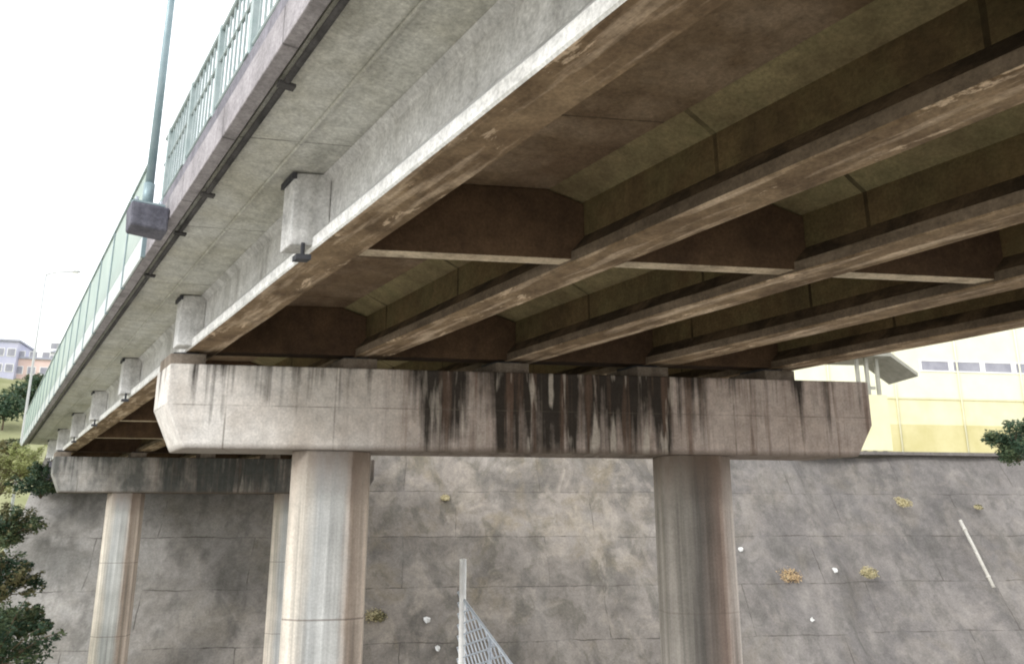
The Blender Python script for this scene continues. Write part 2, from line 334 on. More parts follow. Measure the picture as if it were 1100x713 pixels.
ZT, ZB = EYE+2.7726, EYE+1.2726        # cap top / bottom
ZG = EYE+3.0426                        # girder soffit
ZD = ZG+0.95                           # deck soffit
ZR = ZD+0.30                           # deck top
S0, S1 = -14.0, 48.0                   # the built length of the bridge
SK = 0.479
# ------------------------------------------------------------------ bridge
bridge = thing('road_bridge', 'weathered concrete road bridge overhead with brown stained girders beneath', 'bridge', (0, 0, 0), ROT)
def skew_end(s): return lambda x, z: (x, s - SK*(x-2.6), z)
def skew_ends(lst): return [skew_end(s) for s in lst]
# deck slab: cantilever soffit (grey) and inner soffit (brown)
XR = 15.2
prof = [(1.84, ZD+0.03), (3.0, ZD), (13.9, ZD), (XR, ZD+0.03), (XR, ZR), (1.84, ZR)]
seg = [S0 + (S1-S0)*k/20 for k in range(21)]
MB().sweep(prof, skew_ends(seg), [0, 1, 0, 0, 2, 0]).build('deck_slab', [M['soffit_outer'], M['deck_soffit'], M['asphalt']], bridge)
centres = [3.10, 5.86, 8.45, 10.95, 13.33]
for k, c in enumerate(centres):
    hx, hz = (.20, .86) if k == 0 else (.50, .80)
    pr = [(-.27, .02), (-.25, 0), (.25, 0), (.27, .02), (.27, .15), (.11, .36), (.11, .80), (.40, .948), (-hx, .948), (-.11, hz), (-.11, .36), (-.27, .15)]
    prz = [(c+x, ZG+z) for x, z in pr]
    if k == 0: mi = [4, 0, 0, 0, 3, 1, 5, 1, 2, 2, 2, 4]         # outermost face is pale concrete, its outside light put into the tone
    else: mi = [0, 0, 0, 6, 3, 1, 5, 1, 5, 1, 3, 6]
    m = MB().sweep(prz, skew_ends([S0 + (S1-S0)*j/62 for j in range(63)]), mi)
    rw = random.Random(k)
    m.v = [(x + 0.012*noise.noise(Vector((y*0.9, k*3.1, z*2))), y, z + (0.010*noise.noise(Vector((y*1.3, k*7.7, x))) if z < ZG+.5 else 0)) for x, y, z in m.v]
    m.build('girder', [M['girder_soffit'], M['girder_web'], M['girder_outer'], M['girder_ledge'], M['flange_skylit'], M['haunch'], M['girder_edge']], bridge)
# diaphragms between girders, on skewed lines
lines = [(-3.2, 0), (2.7, 0), (8.65, 0), (14.75, 1), (21.4, 0), (27.4, 0), (33.4, 0), (39.4, 1), (45.0, 0)]
for s, support in lines:
    zb = ZG + (0.02 if support else 0.05)
    for k in range(4):
        a, b = centres[k]+0.112, centres[k+1]-0.112
        th = 0.2 if support else 0.13
        sd_ = s + (0.55 if support else 0.0)
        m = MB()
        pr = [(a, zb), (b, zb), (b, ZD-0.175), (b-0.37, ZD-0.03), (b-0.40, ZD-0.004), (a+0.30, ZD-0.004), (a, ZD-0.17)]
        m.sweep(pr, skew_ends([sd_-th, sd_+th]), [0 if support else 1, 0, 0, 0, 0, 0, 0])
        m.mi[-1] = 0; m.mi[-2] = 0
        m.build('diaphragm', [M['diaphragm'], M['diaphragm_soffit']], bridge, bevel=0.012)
    # stub of the cross beam on the outer face
    m = MB(); pr = [(2.60, zb), (2.985, zb-0.0), (2.985, ZD-0.012), (2.60, ZD-0.012)]
    m.sweep(pr, skew_ends([s-0.19, s+0.19]))
    m.build('beam_stub', M['girder_outer'], bridge, bevel=0.02)
    m = MB(); pr = [(2.57, ZD-0.09), (2.62, ZD-0.09), (2.62, ZD-0.016), (2.57, ZD-0.016)]
    m.sweep(pr, skew_ends([s-0.21, s+0.21])).build('stub_shade_strip', M['black_rubber'], bridge)  # black strip standing in for the shade at the stub top
    if not support:
        m = MB(); pr = [(2.64, zb-0.2), (2.79, zb-0.2), (2.79, zb-0.14), (2.64, zb-0.14)]
        m.sweep(pr, skew_ends([s-0.3, s-0.16]))
        m.tube([(2.72, s-0.24-SK*0.1, zb-0.14), (2.72, s-0.24-SK*0.1, zb+0.01)], 0.025, 8)
        m.build('tie_bolt', M['black_rubber'], bridge)
# fascia beam (left) with recessed upstand; the same on the right
prL = [(1.66, ZD-0.03), (1.80, ZD-0.03), (1.80, ZD+0.06), (1.838, ZD+0.06), (1.838, ZR-0.0), (1.838, ZR+0.07), (1.66, ZR+0.05)]
MB().sweep(prL, skew_ends(seg)).build('fascia_beam', M['kerb'], bridge, bevel=0.012)
prL = [(1.74, ZR+0.06), (2.02, ZR+0.072), (2.02, ZR+0.42), (1.74, ZR+0.42)]
MB().sweep(prL, skew_ends(seg)).build('upstand', M['upstand'], bridge, bevel=0.012)
prR = [(XR+.002, ZD), (XR+0.2, ZD), (XR+0.2, ZR+0.42), (XR+.002, ZR+0.42)]
MB().sweep(prR, skew_ends(seg)).build('fascia_beam', M['kerb'], bridge, bevel=0.012)
# drain conduit with clamps along the edge of the soffit
MB().tube([(1.885, s, ZD-0.025) for s in [S0+6.0, 0.0, 6.0, 11.5, 18, 30, S1-0.5]], 0.034, 8).build('edge_conduit', M['pipe_dark'], bridge, smooth=True)
s = 2.0; rnd = random.Random(3)
while s < 15:
    m = MB().box((1.81, s-0.05, ZD-0.07), (1.97, s+0.05, ZD-0.034))
    m.build('conduit_clamp', M['pipe_dark'], bridge, bevel=0.006)
    s += rnd.choice([1.6, 2.3, 3.0])
MB().tube([(2.42, s, ZD-0.0) for s in [S0+6, 2.0, 10, 20, S1-1]], 0.02, 6).build('drip_bead', M['soffit_outer'], bridge)

# ------------------------------------------------------------------ piers
def make_pier(loc, label):
    root = thing('bridge_pier', label, 'bridge pier', loc, CROT, 'skewed bridge piers')
    # local frame: x along the cap, y back, z=0 at the ground; ends of the cap follow the bridge direction
    ex, ey = -0.4320, 0.9018
    T = 1.2
    def e(y): return lambda x, z: (x + ex/ey*y, y, z)
    z0, z1 = ZB, ZT; L = 13.4
    n = 26
    m = MB()
    pr = [(0, z1), (0, z0+0.78), (0.36, z0)]
    pr += [(0.36 + (L-0.72)*k/n, z0) for k in range(1, n)] + [(L-0.36, z0), (L, z0+0.62), (L, z1)]
    m.sweep(pr, [e(0), e(T*ey)])
    m.v = [(x, y, z-z0) for x, y, z in m.v]
    cap = m.build('pier_cap', M['cap'], root, bevel=0.025); cap.location = (0, 0, z0)
    for cx in (3.13, 10.05):
        w, ch = 0.69, 0.30
        po = [(-w+ch, -w), (w-ch, -w), (w, -w+ch), (w, w-ch), (w-ch, w), (-w+ch, w), (-w, w-ch), (-w, -w+ch)]
        po = [(x, y*0.72) for x, y in po]
        m = MB(); zs = [-1.0, 0, 1.5, 3, 4.5, 6.0, z0-0.003]
        vs = [(x, y, z) for z in zs for x, y in po]; fs = []
        for i in range(len(zs)-1):
            for k in range(8): fs.append((i*8+k, i*8+(k+1) % 8, (i+1)*8+(k+1) % 8, (i+1)*8+k))
        fs += [tuple(range(7, -1, -1)), tuple((len(zs)-1)*8+k for k in range(8))]
        m.add(vs, fs)
        o = m.build('column', M['column'] if cx < 5 else M['column_stain_shade'], root, bevel=0.015); o.location = (cx - 0.26, 0.54, 0)
    # plinth under each girder
    for c in centres:
        y = 0.56
        # girder centre in this frame
        pnt = bf(c, 0, 0)
        # solve for s so that the point lies on local y
        base = CAP0.copy()
        s = (y - (pnt-base).dot(NV)) / D.dot(NV)
        q = bf(c, s, 0) - base
        x = q.dot(CV)
        m = MB().sweep([(x-0.31, z1+0.003), (x+0.31, z1+0.003), (x+0.31, ZG-0.06), (x-0.31, ZG-0.06)], [e(y-0.42), e(y+0.42)])
        m.build('bearing_plinth', M['bearing'], root, bevel=0.01)
        m = MB().sweep([(x-0.22, ZG-0.058), (x+0.22, ZG-0.058), (x+0.22, ZG-0.003), (x-0.22, ZG-0.003)], [e(y-0.25), e(y+0.25)])
        m.build('bearing_pad', M['black_rubber'], root)
    return root
near = make_pier(CAP0, 'broad near pier with streaked grey crosshead cap on two columns')
far = copy_tree(near); far.location = CAP0 + D*24.0
near_col = [c_ for c_ in near.children if c_.name.startswith('column')][0]
for c_ in far.children:
    if c_.name.startswith('column'): c_.data = near_col.data
    if c_.name.startswith('pier_cap'):
        c_.data = c_.data.copy(); c_.data.materials[0] = M['cap_far']
tag(far, 'smaller far pier under the deck end before the sloping wall')

# ------------------------------------------------------------------ railing on the bridge edge
RX, RZ0, RZ1 = 1.80, ZR+0.42, EYE+6.0
railing = thing('bridge_railing', 'green metal railing along the near edge of the bridge deck', 'railing', bf(RX, 4, RZ0), ROT)
rs0, rs1 = -12.0, 8.6          # local y from the root
for z, r, nm in ((RZ1-RZ0-0.04, 0.04, 'top_rail'), ((RZ1-RZ0)*0.62, 0.024, 'mid_rail'), (0.16, 0.03, 'bottom_rail')):
    MB().tube([(0, rs0, z), (0, -4, z), (0, 2, z), (0, rs1, z)], r, 8).build(nm, M['rail_green'], railing, smooth=True)
y = rs0; k = 0
rr = random.Random(5)
while y <= rs1+0.01:
    m = MB().box((-0.045, y-0.045, 0.0), (0.045, y+0.045, RZ1-RZ0)).box((-0.08, y-0.09, 0.0), (0.08, y+0.09, 0.02))
    m.build('post', M['rail_green'], railing, bevel=0.006)
    y2 = y+1.56
    if y2 <= rs1+0.2:
        m = MB(); n = 8
        for j in range(1, n):
            yy = y + 1.56*j/n
            m.box((-0.012, yy-0.016, 0.17), (0.012, yy+0.016, RZ1-RZ0-0.06))
        m.build('baluster_panel', M['rail_green'], railing)
    y = y2
# pale solid barrier further on
barrier = thing('noise_barrier', 'pale green solid barrier panels along the far part of the deck edge', 'barrier', bf(1.63, 12.6, ZD-0.05), ROT)
y = 0.0; H = EYE+5.58-(ZD-0.05)
while y < 35.0:
    m = MB().box((-0.01, y+0.03, 0.42), (0.012, y+1.97, H))
    m.build('panel', M['panel_green'], barrier)
    m = MB().box((-0.013, y+0.03, 0.02), (0.016, y+1.97, 0.40))
    m.build('lower_panel', M['panel_pale'], barrier)
    MB().box((-0.03, y-0.03, 0.0), (0.03, y+0.03, H+0.02)).build('post', M['lamp_metal'], barrier)
    y += 2.0
MB().box((-0.04, -0.03, H+0.021), (0.04, 36.0, H+0.06)).build('top_cap', M['rail_green'], barrier)
# ------------------------------------------------------------------ street lamps
def make_lamp(loc, rz, label, mat, height, arm_dir, arm, r0, pedestal=True):
    root = thing('street_lamp', label, 'street lamp', loc, rz, 'street lamps')
    m = MB().tube([(0, 0, 0), (0, 0, height*0.35), (0, 0, height*0.7), (0, 0, height)], [r0, r0*0.85, r0*0.7, r0*0.55], 12)
    m.tube([(0, 0, 0.0), (0, 0, 0.35)], r0*1.2, 12)
    m.build('pole', mat, root, smooth=True)
    pts = [(0, 0, height-0.05)] + [(arm_dir*arm*(1-math.cos(a)), 0, height + 0.42*math.sin(a)) for a in [R(x) for x in (15, 35, 60, 90)]]
    MB().tube(pts, r0*0.5, 8).build('arm', mat, root, smooth=True)
    x = arm_dir*arm
    h = MB().tube([(x-arm_dir*0.15, 0, height+0.42), (x+arm_dir*0.2, 0, height+0.43), (x+arm_dir*0.6, 0, height+0.42), (x+arm_dir*0.85, 0, height+0.40)], [0.06, 0.14, 0.15, 0.05], 10)
    head = h.build('lamp_head', mat, root, smooth=True)
    MB().box((x+arm_dir*0.15-0.12, -0.09, height+0.25), (x+arm_dir*0.55+0.12*0, 0.09, height+0.30)).build('lens', M['lamp_glass'], head)
    return root
LP = 1.40; LS = 10.95
lamp = make_lamp(bf(LP, LS, EYE+4.12), ROT, 'tall grey green lamp post standing on a bracket at the bridge edge', M['lamp_metal'], 8.5, 1, 1.6, 0.058)
m = MB().sweep([(LP-0.20, EYE+3.78), (1.655, EYE+3.76), (1.655, EYE+4.11), (LP-0.22, EYE+4.11)], [(lambda s: (lambda x, z: (x-LP, s-LS, z-(EYE+4.12))))(s) for s in (LS-0.22, LS+0.22)])
m.build('bracket', M['bracket'], lamp, bevel=0.03)
m = MB().box((-0.2, -0.2, -0.009), (0.2, 0.2, 0.02))
m.build('base_plate', M['lamp_metal'], lamp)
for bx in (-0.15, 0.15):
    for by in (-0.15, 0.15):
        MB().tube([(bx, by, 0.02), (bx, by, 0.075)], 0.022, 6).build('anchor_bolt', M['galv'], lamp)

# ------------------------------------------------------------------ terrain
def floor_sheet():
    m = MB(); xs = [-400, -120, -60, -40, -20, 0, 20, 40, 60, 120, 400]; ys = [-400, -100, -30, -10, 0, 10, 20, 30, 60, 140, 400, 900]
    vs = [(x, y, 0) for y in ys for x in xs]; fs = []
    n = len(xs)
    for j in range(len(ys)-1):
        for i in range(n-1): fs.append((j*n+i, j*n+i+1, (j+1)*n+i+1, (j+1)*n+i))
    return m.add(vs, fs).build('ground', M['ground'])
tag(floor_sheet(), kind='structure')
# bank under the photographer
m = MB(); nx, ny = 40, 24; vs = []
for j in range(ny+1):
    for i in range(nx+1):
        x = -40+80*i/nx; y = -24+32*j/ny
        z = 5.95*smoothstep(9.0, 1.0, y) + 0.25*noise.noise(Vector((x*0.3, y*0.3, 0))) * smoothstep(8, 4, y) - 0.05
        vs.append((x, y, z))
m.add(vs, [(j*(nx+1)+i, j*(nx+1)+i+1, (j+1)*(nx+1)+i+1, (j+1)*(nx+1)+i) for j in range(ny) for i in range(nx)])
tag(m.build('near_bank', M['bank'], smooth=True), kind='structure')
# concrete-faced slope wall, in the frame of the piers
TOE, TOP, ZTOP = 23.1, 30.0, EYE+4.15
SX0, SX1 = -14.0, 46.0
slope = thing('retaining_wall', 'grey concrete faced sloping wall of stained panels behind the piers', 'retaining wall', pf(0, TOE, 0), CROT)
m = MB(); nx, ny = 120, 26; vs = []
def slope_pt(x, t, off=0.0):
    y = (TOP-TOE)*t; z = ZTOP*t
    dn = 0.16*noise.noise(Vector((x*0.22, t*3.0, 3.1))) + 0.06*noise.noise(Vector((x*0.9, t*9, 1.7)))
    xb = x + 0.8*noise.noise(Vector((t*3.0, 1.0, 0)))
    if x > 22: dn += -0.55*smoothstep(27.3, 28.1, xb) + 0.3*smoothstep(33, 37, xb)
    ln = math.hypot(TOP-TOE, ZTOP)
    nrm = Vector((0, -ZTOP/ln, (TOP-TOE)/ln))
    return Vector((x, y, z)) + nrm*(dn+off)
for j in range(ny+1):
    for i in range(nx+1):
        vs.append(slope_pt(SX0 + (SX1-SX0)*i/nx, j/ny - 0.0))
m.add(vs, [(j*(nx+1)+i, j*(nx+1)+i+1, (j+1)*(nx+1)+i+1, (j+1)*(nx+1)+i) for j in range(ny) for i in range(nx)])
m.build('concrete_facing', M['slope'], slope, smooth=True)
yt = TOP-TOE
MB().box((SX0, yt-0.10, ZTOP-0.12), (SX1, yt+0.45, ZTOP+0.10)).build('coping', M['slope'], slope, bevel=0.03)
# plateau behind the wall
pl = MB(); vs = []
for x in (SX0, 10, 40, 120):
    for y in (TOP+0.3, TOP+8, TOP+25, TOP+90):
        vs.append(pf(x, y, ZTOP-0.02))
pl.add(vs, [(i*4+j, (i+1)*4+j, (i+1)*4+j+1, i*4+j+1) for i in range(3) for j in range(3)])
tag(pl.build('plateau', M['bank']), kind='structure')
# abutment seat under the deck end
ab = thing('bridge_abutment', 'dark concrete abutment where the deck end meets the sloping wall', 'abutment', pf(0, 0, 0), CROT)
MB().box((-13.0, 27.6, EYE+1.7), (-0.8, 28.6, ZG-0.05)).build('seat_wall', M['upstand'], ab, bevel=0.02)
MB().box((-13.4, 29.4, EYE+0.2), (-0.6, 30.4, ZD-0.05)).build('back_wall', M['upstand'], ab, bevel=0.02)

# hillside on the left
def hill_z(x, y):
    r = math.hypot(x, y)
    a = smoothstep(-6, -30, x + 0.35*(y-45))
    z = 0.5 + 46*smoothstep(48, 235, r)**1.1
    return z*a + 1.2*noise.noise(Vector((x*0.03, y*0.03, 0))) * smoothstep(40, 80, r)*a - 0.3
m = MB(); nx, ny = 70, 60; vs = []
for j in range(ny+1):
    for i in range(nx+1):
        x = -330 + 330*i/nx; y = 20 + 300*j/ny
        vs.append((x, y, hill_z(x, y)))
m.add(vs, [(j*(nx+1)+i, j*(nx+1)+i+1, (j+1)*(nx+1)+i+1, (j+1)*(nx+1)+i) for j in range(ny) for i in range(nx)])
tag(m.build('hillside', M['hill'], smooth=True), kind='structure')

# ------------------------------------------------------------------ picture ray -> world (to read positions off the photo once)
F = 844.0
def ray(u, v):
    x, y, z = (u-550)/F, 1.0, -(v-356.5)/F
    c, s = math.cos(PITCH), math.sin(PITCH)
    return Vector((x, y*c - z*s, y*s + z*c))
def at_depth(u, v, Y):
    r = ray(u, v); q = r*(Y/r.y); q.z += EYE; return q
def on_slope(u, v):
    r = ray(u, v); nrm = (NV*(-ZTOP) + Vector((0, 0, TOP-TOE))).normalized()
    p0 = pf(0, TOE, 0) - Vector((0, 0, EYE))
    q = r*(p0.dot(nrm)/r.dot(nrm)); q.z += EYE; return q
def on_hill(u, v):
    r = ray(u, v); k = 40.0
    while k < 400:
        q = r*k; 
        if q.z + EYE <= hill_z(q.x, q.y): break
        k += 0.5
    q.z = hill_z(q.x, q.y); return q
SN = (NV*(-ZTOP) + Vector((0, 0, TOP-TOE))).normalized()

# ------------------------------------------------------------------ things on the slope
def leaf_cloud(blobs, n, leaf, seed, mats, name, parent=None, origin=(0, 0, 0)):
    rnd = random.Random(seed); m = MB()
    tot = sum(b[1]**2 for b in blobs)
    for (c, r, sq) in blobs:
        c = Vector(c); k = int(n*r*r/tot)
        mi = rnd.randrange(len(mats))
        for _ in range(k):
            d = Vector((rnd.gauss(0, 1), rnd.gauss(0, 1), rnd.gauss(0, 1))).normalized()
            rr_ = r*(0.45+0.62*rnd.random()**0.6)*(1+0.3*noise.noise(d*2.3+c))
            p_ = c + Vector((d.x*rr_, d.y*rr_, d.z*rr_*sq))
            a = Vector((rnd.gauss(0, 1), rnd.gauss(0, 1), rnd.gauss(0, .6))).normalized()
            b = a.cross(d + Vector((0.01, 0, 0.2))).normalized()
            l = leaf*rnd.uniform(0.6, 1.4)
            m.add([p_-a*l*.6, p_+b*l*.3, p_+a*l*.6, p_-b*l*.3], [(0, 1, 2, 3)], mi if rnd.random() < 0.7 else rnd.randrange(len(mats)))
    return m.build(name, mats, parent, origin=origin)
weeds = [((478, 535), 0.36, 'weed', 'small yellowish weed on the sloping wall beneath the cap'),
         ((404, 662), 0.75, 'weed', 'yellowish weed clump on the wall beside the left column'),
         ((848, 620), 1.15, 'weed_orange', 'wide orange brown weed clump right of the right column'),
         ((932, 616), 0.8, 'weed', 'pale tan weed clump on the right part of the wall'),
         ((968, 540), 0.8, 'weed', 'pale weed high on the wall beneath the yellow building'),
         ((1050, 545), 0.40, 'weed', 'small weed above the diagonal pale pipe')]
for k, ((u, v), r, mt, lab) in enumerate(weeds):
    q = on_slope(u, v)
    rw = random.Random(90+k)
    bl_ = [((rw.uniform(-.32, .32)*r, rw.uniform(-.25, .25)*r, 0.05*r), r*rw.uniform(.3, .5), 0.45) for _ in range(7)]
    m_ = [M[mt], M['weed'], M[mt]] + ([M['leaf_olive']] if k % 2 else [])
    o = leaf_cloud(bl_, 900, 0.085, 20+k, m_, 'weed_clump')
    o.location = q + SN*0.05
    o.rotation_euler = Vector((0, 0, 1)).rotation_difference(SN*0.8+Vector((0, 0, .6))).to_euler()
    tag(o, lab, 'weed', 'dry weeds growing on the sloping wall')
for k, ((u, v), r, lab) in enumerate([((459, 666), 0.20, 'white litter scrap on the wall left of the mesh fence'),
        ((470, 697), 0.15, 'small pale litter scrap low on the wall near the fence post'),
        ((795, 590), 0.16, 'white litter scrap beside the right column on the wall'),
        ((896, 613), 0.18, 'white litter scrap between the orange weed and tan weed'),
        ((872, 666), 0.13, 'tiny white litter scrap below the orange weed')]):
    rnd = random.Random(40+k); m = MB(); n = 7
    vs = [(rnd.uniform(-.03, .03), rnd.uniform(-.03, .03), .06)] + [(r*rnd.uniform(.7, 1.1)*math.cos(2*math.pi*j/n), r*rnd.uniform(.6, 1.1)*math.sin(2*math.pi*j/n), rnd.uniform(0, .12)) for j in range(n)]
    m.add(vs, [(0, 1+j, 1+(j+1) % n) for j in range(n)])
    o = m.build('litter_scrap', M['litter']); o.location = on_slope(u, v) + SN*0.06
    o.rotation_euler = Vector((0, 0, 1)).rotation_difference(SN).to_euler()
    tag(o, lab, 'litter', 'litter scraps on the sloping wall')
a, b = on_slope(1030, 560), on_slope(1066, 632)
dp = thing('drain_pipe', 'pale pipe lying diagonally down the right part of the wall', 'pipe', b)
MB().tube([a+SN*0.14-b, (a+b)/2+SN*0.15-b, SN*0.14], 0.09, 10).build('pipe', M['pvc'], dp, smooth=True)
for t_ in (0.15, 0.85):
    c_ = a.lerp(b, t_)-b
    MB().tube([c_+SN*0.14+(b-a).normalized()*0.05, c_+SN*0.14-(b-a).normalized()*0.05], 0.115, 10).build('collar', M['pvc'], dp, smooth=True)

# ------------------------------------------------------------------ chain-link fence with white end post
fa = at_depth(497, 642, 22.0); fb = at_depth(560, 728, 20.2)
fd = fb - fa; fdir = Vector((fd.x, fd.y, 0)); fl = fdir.length; frz = math.atan2(fdir.y, fdir.x); fs = fd.z/fl
fence = thing('mesh_fence', 'galvanised mesh guard sloping down from a tall white post beneath the bridge', 'fence', (fa.x, fa.y, 0), frz)
top_post = at_depth(498, 601, 22.0).z; fz = fa.z
MB().tube([(0, 0, 0), (0, 0, top_post)], 0.09, 12).build('end_post', M['white_steel'], fence, smooth=True)
MB().tube([(0, 0, top_post+0.001), (0, 0, top_post+0.03)], [0.11, 0.06], 12).build('post_cap', M['white_steel'], fence, smooth=True)
FH = 2.3; NP = 3; pw = fl*0.55
def fp(x, h): return (x, 0, max(0.05, fz + fs*x - h))
MB().tube([fp(-0.2, 0), fp(pw, 0), fp(pw*NP, 0)], 0.04, 8).build('top_rail', M['galv'], fence, smooth=True)
MB().tube([fp(-0.2, FH), fp(pw, FH), fp(pw*NP, FH)], 0.035, 8).build('bottom_rail', M['galv'], fence, smooth=True)
for k in range(NP):
    xa_, xb_ = -0.2 + (pw+.07)*k, -0.2 + (pw+.07)*(k+1)
    m = MB(); step = 0.28; w_ = xb_-xa_
    n = int((w_+FH)/step)
    for i in range(1, n):
        d0 = i*step
        for sg in (0, 1):
            ua, ha = max(0, d0-FH), min(d0, FH); ub, hb_ = min(d0, w_), max(0, d0-w_)
            if sg: ua, ub = w_-ua, w_-ub
            off = 0.012*(1 if sg else -1)
            a_, b_ = Vector(fp(xa_+ua, ha)), Vector(fp(xa_+ub, hb_))
            a_.y = b_.y = off
            if (a_-b_).length > 0.05: m.tube([a_, b_], 0.022, 4)
    m.build('mesh_panel', M['galv'], fence)
    MB().tube([(xb_, 0, 0), (xb_, 0, fp(xb_, 0)[2]-0.03)], 0.045, 8).build('post', M['galv'], fence, smooth=True)

# ------------------------------------------------------------------ yellow building on the right
bl = pf(26, TOP+7.0, ZTOP)
bl.z = ZTOP
yb = thing('yellow_building', 'pale yellow building with a strip of windows on top of the slope', 'building', bl, CROT)
def on_front(u, v):
    r = ray(u, v); p0 = bl - Vector((0, 0, EYE)); q = r*(p0.dot(NV)/r.dot(NV)); q.z += EYE; return q - bl
hb = on_front(1000, 456).z; hm = on_front(1000, 428).z
BW, BD, BH = 52.0, 14.0, 12.5
x0 = -6.5
MB().box((x0, 0, -0.3), (x0+BW, BD, hb)).build('base_wall', M['yellow'], yb)
MB().box((x0, 0.04, hm+.002), (x0+BW, BD, BH)).build('wall', M['cream'], yb)  # wall steps paler upward, painting in the overexposed top
MB().box((x0-0.3, -0.3, BH+0.003), (x0+BW+.3, BD+.3, BH+0.3)).build('roof', M['roof_grey'], yb)
MB().box((x0, 0.02, hb+.002), (x0+BW, BD, hm)).build('wall_band', M['pale_yellow'], yb)
for k in range(8):
    MB().tube([(x0+9.6+5.1*k, -0.07, 0.0), (x0+9.6+5.1*k, -0.07, BH-.1)], 0.055, 8).build('downpipe', M['cream'], yb, smooth=True)
MB().box((x0, -0.05, hm-0.06), (x0+BW, 0.036, hm+0.06)).build('string_course', M['pale_yellow'], yb)
win0 = on_front(990, 393).dot(CV); dzw = on_front(1010, 393).z - 6.15
for k in range(9):
    xa = win0 + k*2.55
    z0, z1 = 5.72+dzw, 6.58+dzw
    f_ = MB().box((xa-0.16, -0.02, z0), (xa, 0.10, z1)).box((xa+2.15, -0.02, z0), (xa+2.31, 0.10, z1)).box((xa, -0.02, z1-0.1), (xa+2.15, 0.10, z1)).box((xa, -0.02, z0), (xa+2.15, 0.10, z0+0.09))
    w_ = f_.build('window', M['white_trim'], yb)
    MB().box((xa+0.002, 0.012, z0+0.092), (xa+2.148, 0.034, z1-0.102)).build('pane', M['glass_grey'], w_)
# small open canopy with posts and a rail beside it
cn = thing('entrance_canopy', 'small grey open canopy with posts and sloping roof beside the yellow building', 'canopy', at_depth(930, 480, 40.0), CROT)
cz = at_depth(930, 384, 40.0).z - cn.location.z
def px2(u): return (at_depth(u, 400, 40.0) - cn.location).dot(CV)
for u in (921, 932, 944):
    x = px2(u); MB().box((x-0.08, -0.08, -0.2), (x+0.08, 0.08, cz)).build('post', M['gate_grey'], cn)
x0_, x1_, x2_ = px2(905), px2(955), px2(985)
MB().sweep([(x0_, cz), (x1_, cz+0.02), (x2_, cz-1.0), (x2_, cz-0.8), (x1_, cz+0.24), (x0_, cz+0.24)], [(lambda y: (lambda x, z: (x, y, z)))(y) for y in (-0.5, 2.0)]).build('roof', M['gate_grey'], cn)
MB().box((x0_-1, -0.4, -0.2), (px2(947), -0.2, cz-2.0)).build('low_wall', M['pale_yellow'], cn)
MB().box((x0_, -0.05, cz-1.65), (px2(940), 0.05, cz-1.5)).build('rail', M['gate_grey'], cn)

# ------------------------------------------------------------------ plants
def make_tree(loc, h, r, seed, label, mats, n=2600, leaf=0.3, group='trees on the hillside', name='tree', trunk_frac=0.35, cat='tree'):
    rnd = random.Random(seed)
    root = thing(name, label, cat, loc, rnd.uniform(0, 6), group)
    m = MB(); m.tube([(0, 0, -0.6), (0.05*h*.2, 0, h*trunk_frac*.6), (0, 0.03*h, h*trunk_frac*1.2), (0.0, 0.02*h, h*.8)], [h*.03, h*.022, h*.017, h*.006], 8)
    blobs = []
    for k in range(9):
        a = 2*math.pi*k/9 + rnd.uniform(-.3, .3); q = r*rnd.uniform(.25, .62)
        c = (q*math.cos(a), q*math.sin(a), h*(trunk_frac + (1-trunk_frac)*rnd.uniform(.15, .75)))
        blobs.append((c, r*rnd.uniform(.35, .55), rnd.uniform(.7, .95)))
        m.tube([(0, 0.02*h, h*trunk_frac), (c[0]*.5, c[1]*.5, (h*trunk_frac+c[2])*.52), c], [h*.012, h*.008, h*.003], 6)
    blobs.append(((0, 0, h*.85), r*.42, .9))
    m.build('trunk', M['bark'], root, smooth=True)
    leaf_cloud(blobs, n, leaf, seed, mats, 'crown', root)
    return root
def make_bush(loc, r, seed, label, mats, n=2600, leaf=0.14, group='bushes at the left of the slope', sq=0.85):
    rnd = random.Random(seed)
    root = thing('bush', label, 'bush', loc, 0, group)
    blobs = [((0, 0, r*.4), r*.55, sq)]; m = MB()
    for k in range(16):
        a = rnd.uniform(0, 6.28); q = r*rnd.uniform(.2, 1.0)
        c = (q*math.cos(a), q*math.sin(a), r*rnd.uniform(.0, 1.15)*(1.15-q/r*.6)); blobs.append((c, r*rnd.uniform(.14, .36), rnd.uniform(.6, 1.0)))
        m.tube([(0, 0, -.2), (c[0]*.4, c[1]*.4, c[2]*.6), c], [r*.03, r*.02, r*.006], 6)
    for k in range(14):                                   # thin shoots that break the outline
        a = rnd.uniform(0, 6.28); e = rnd.uniform(.3, 1.3); l = r*rnd.uniform(1.0, 1.45)
        d = Vector((math.cos(a)*math.cos(e), math.sin(a)*math.cos(e), math.sin(e)))
        m.tube([d*l*.4, d*l*.75 + Vector((0, 0, .05*r)), d*l], [r*.014, r*.01, r*.004], 5)
        for t_ in (.7, .82, .94): blobs.append((tuple(d*l*t_), r*rnd.uniform(.07, .13), .8))
    m.build('stem', M['bark'], root, smooth=True)
    leaf_cloud(blobs, n, leaf, seed, mats, 'foliage', root)
    return root
DK, MD, OL = M['leaf_dark'], M['leaf_mid'], M['leaf_olive']
q = at_depth(1092, 492, 40.0)
make_bush(q, 1.55, 1, 'dark green round shrub on the slope edge before the yellow building', [DK, DK, M['leaf_mid']], 6500, 0.12, None, 1.0)
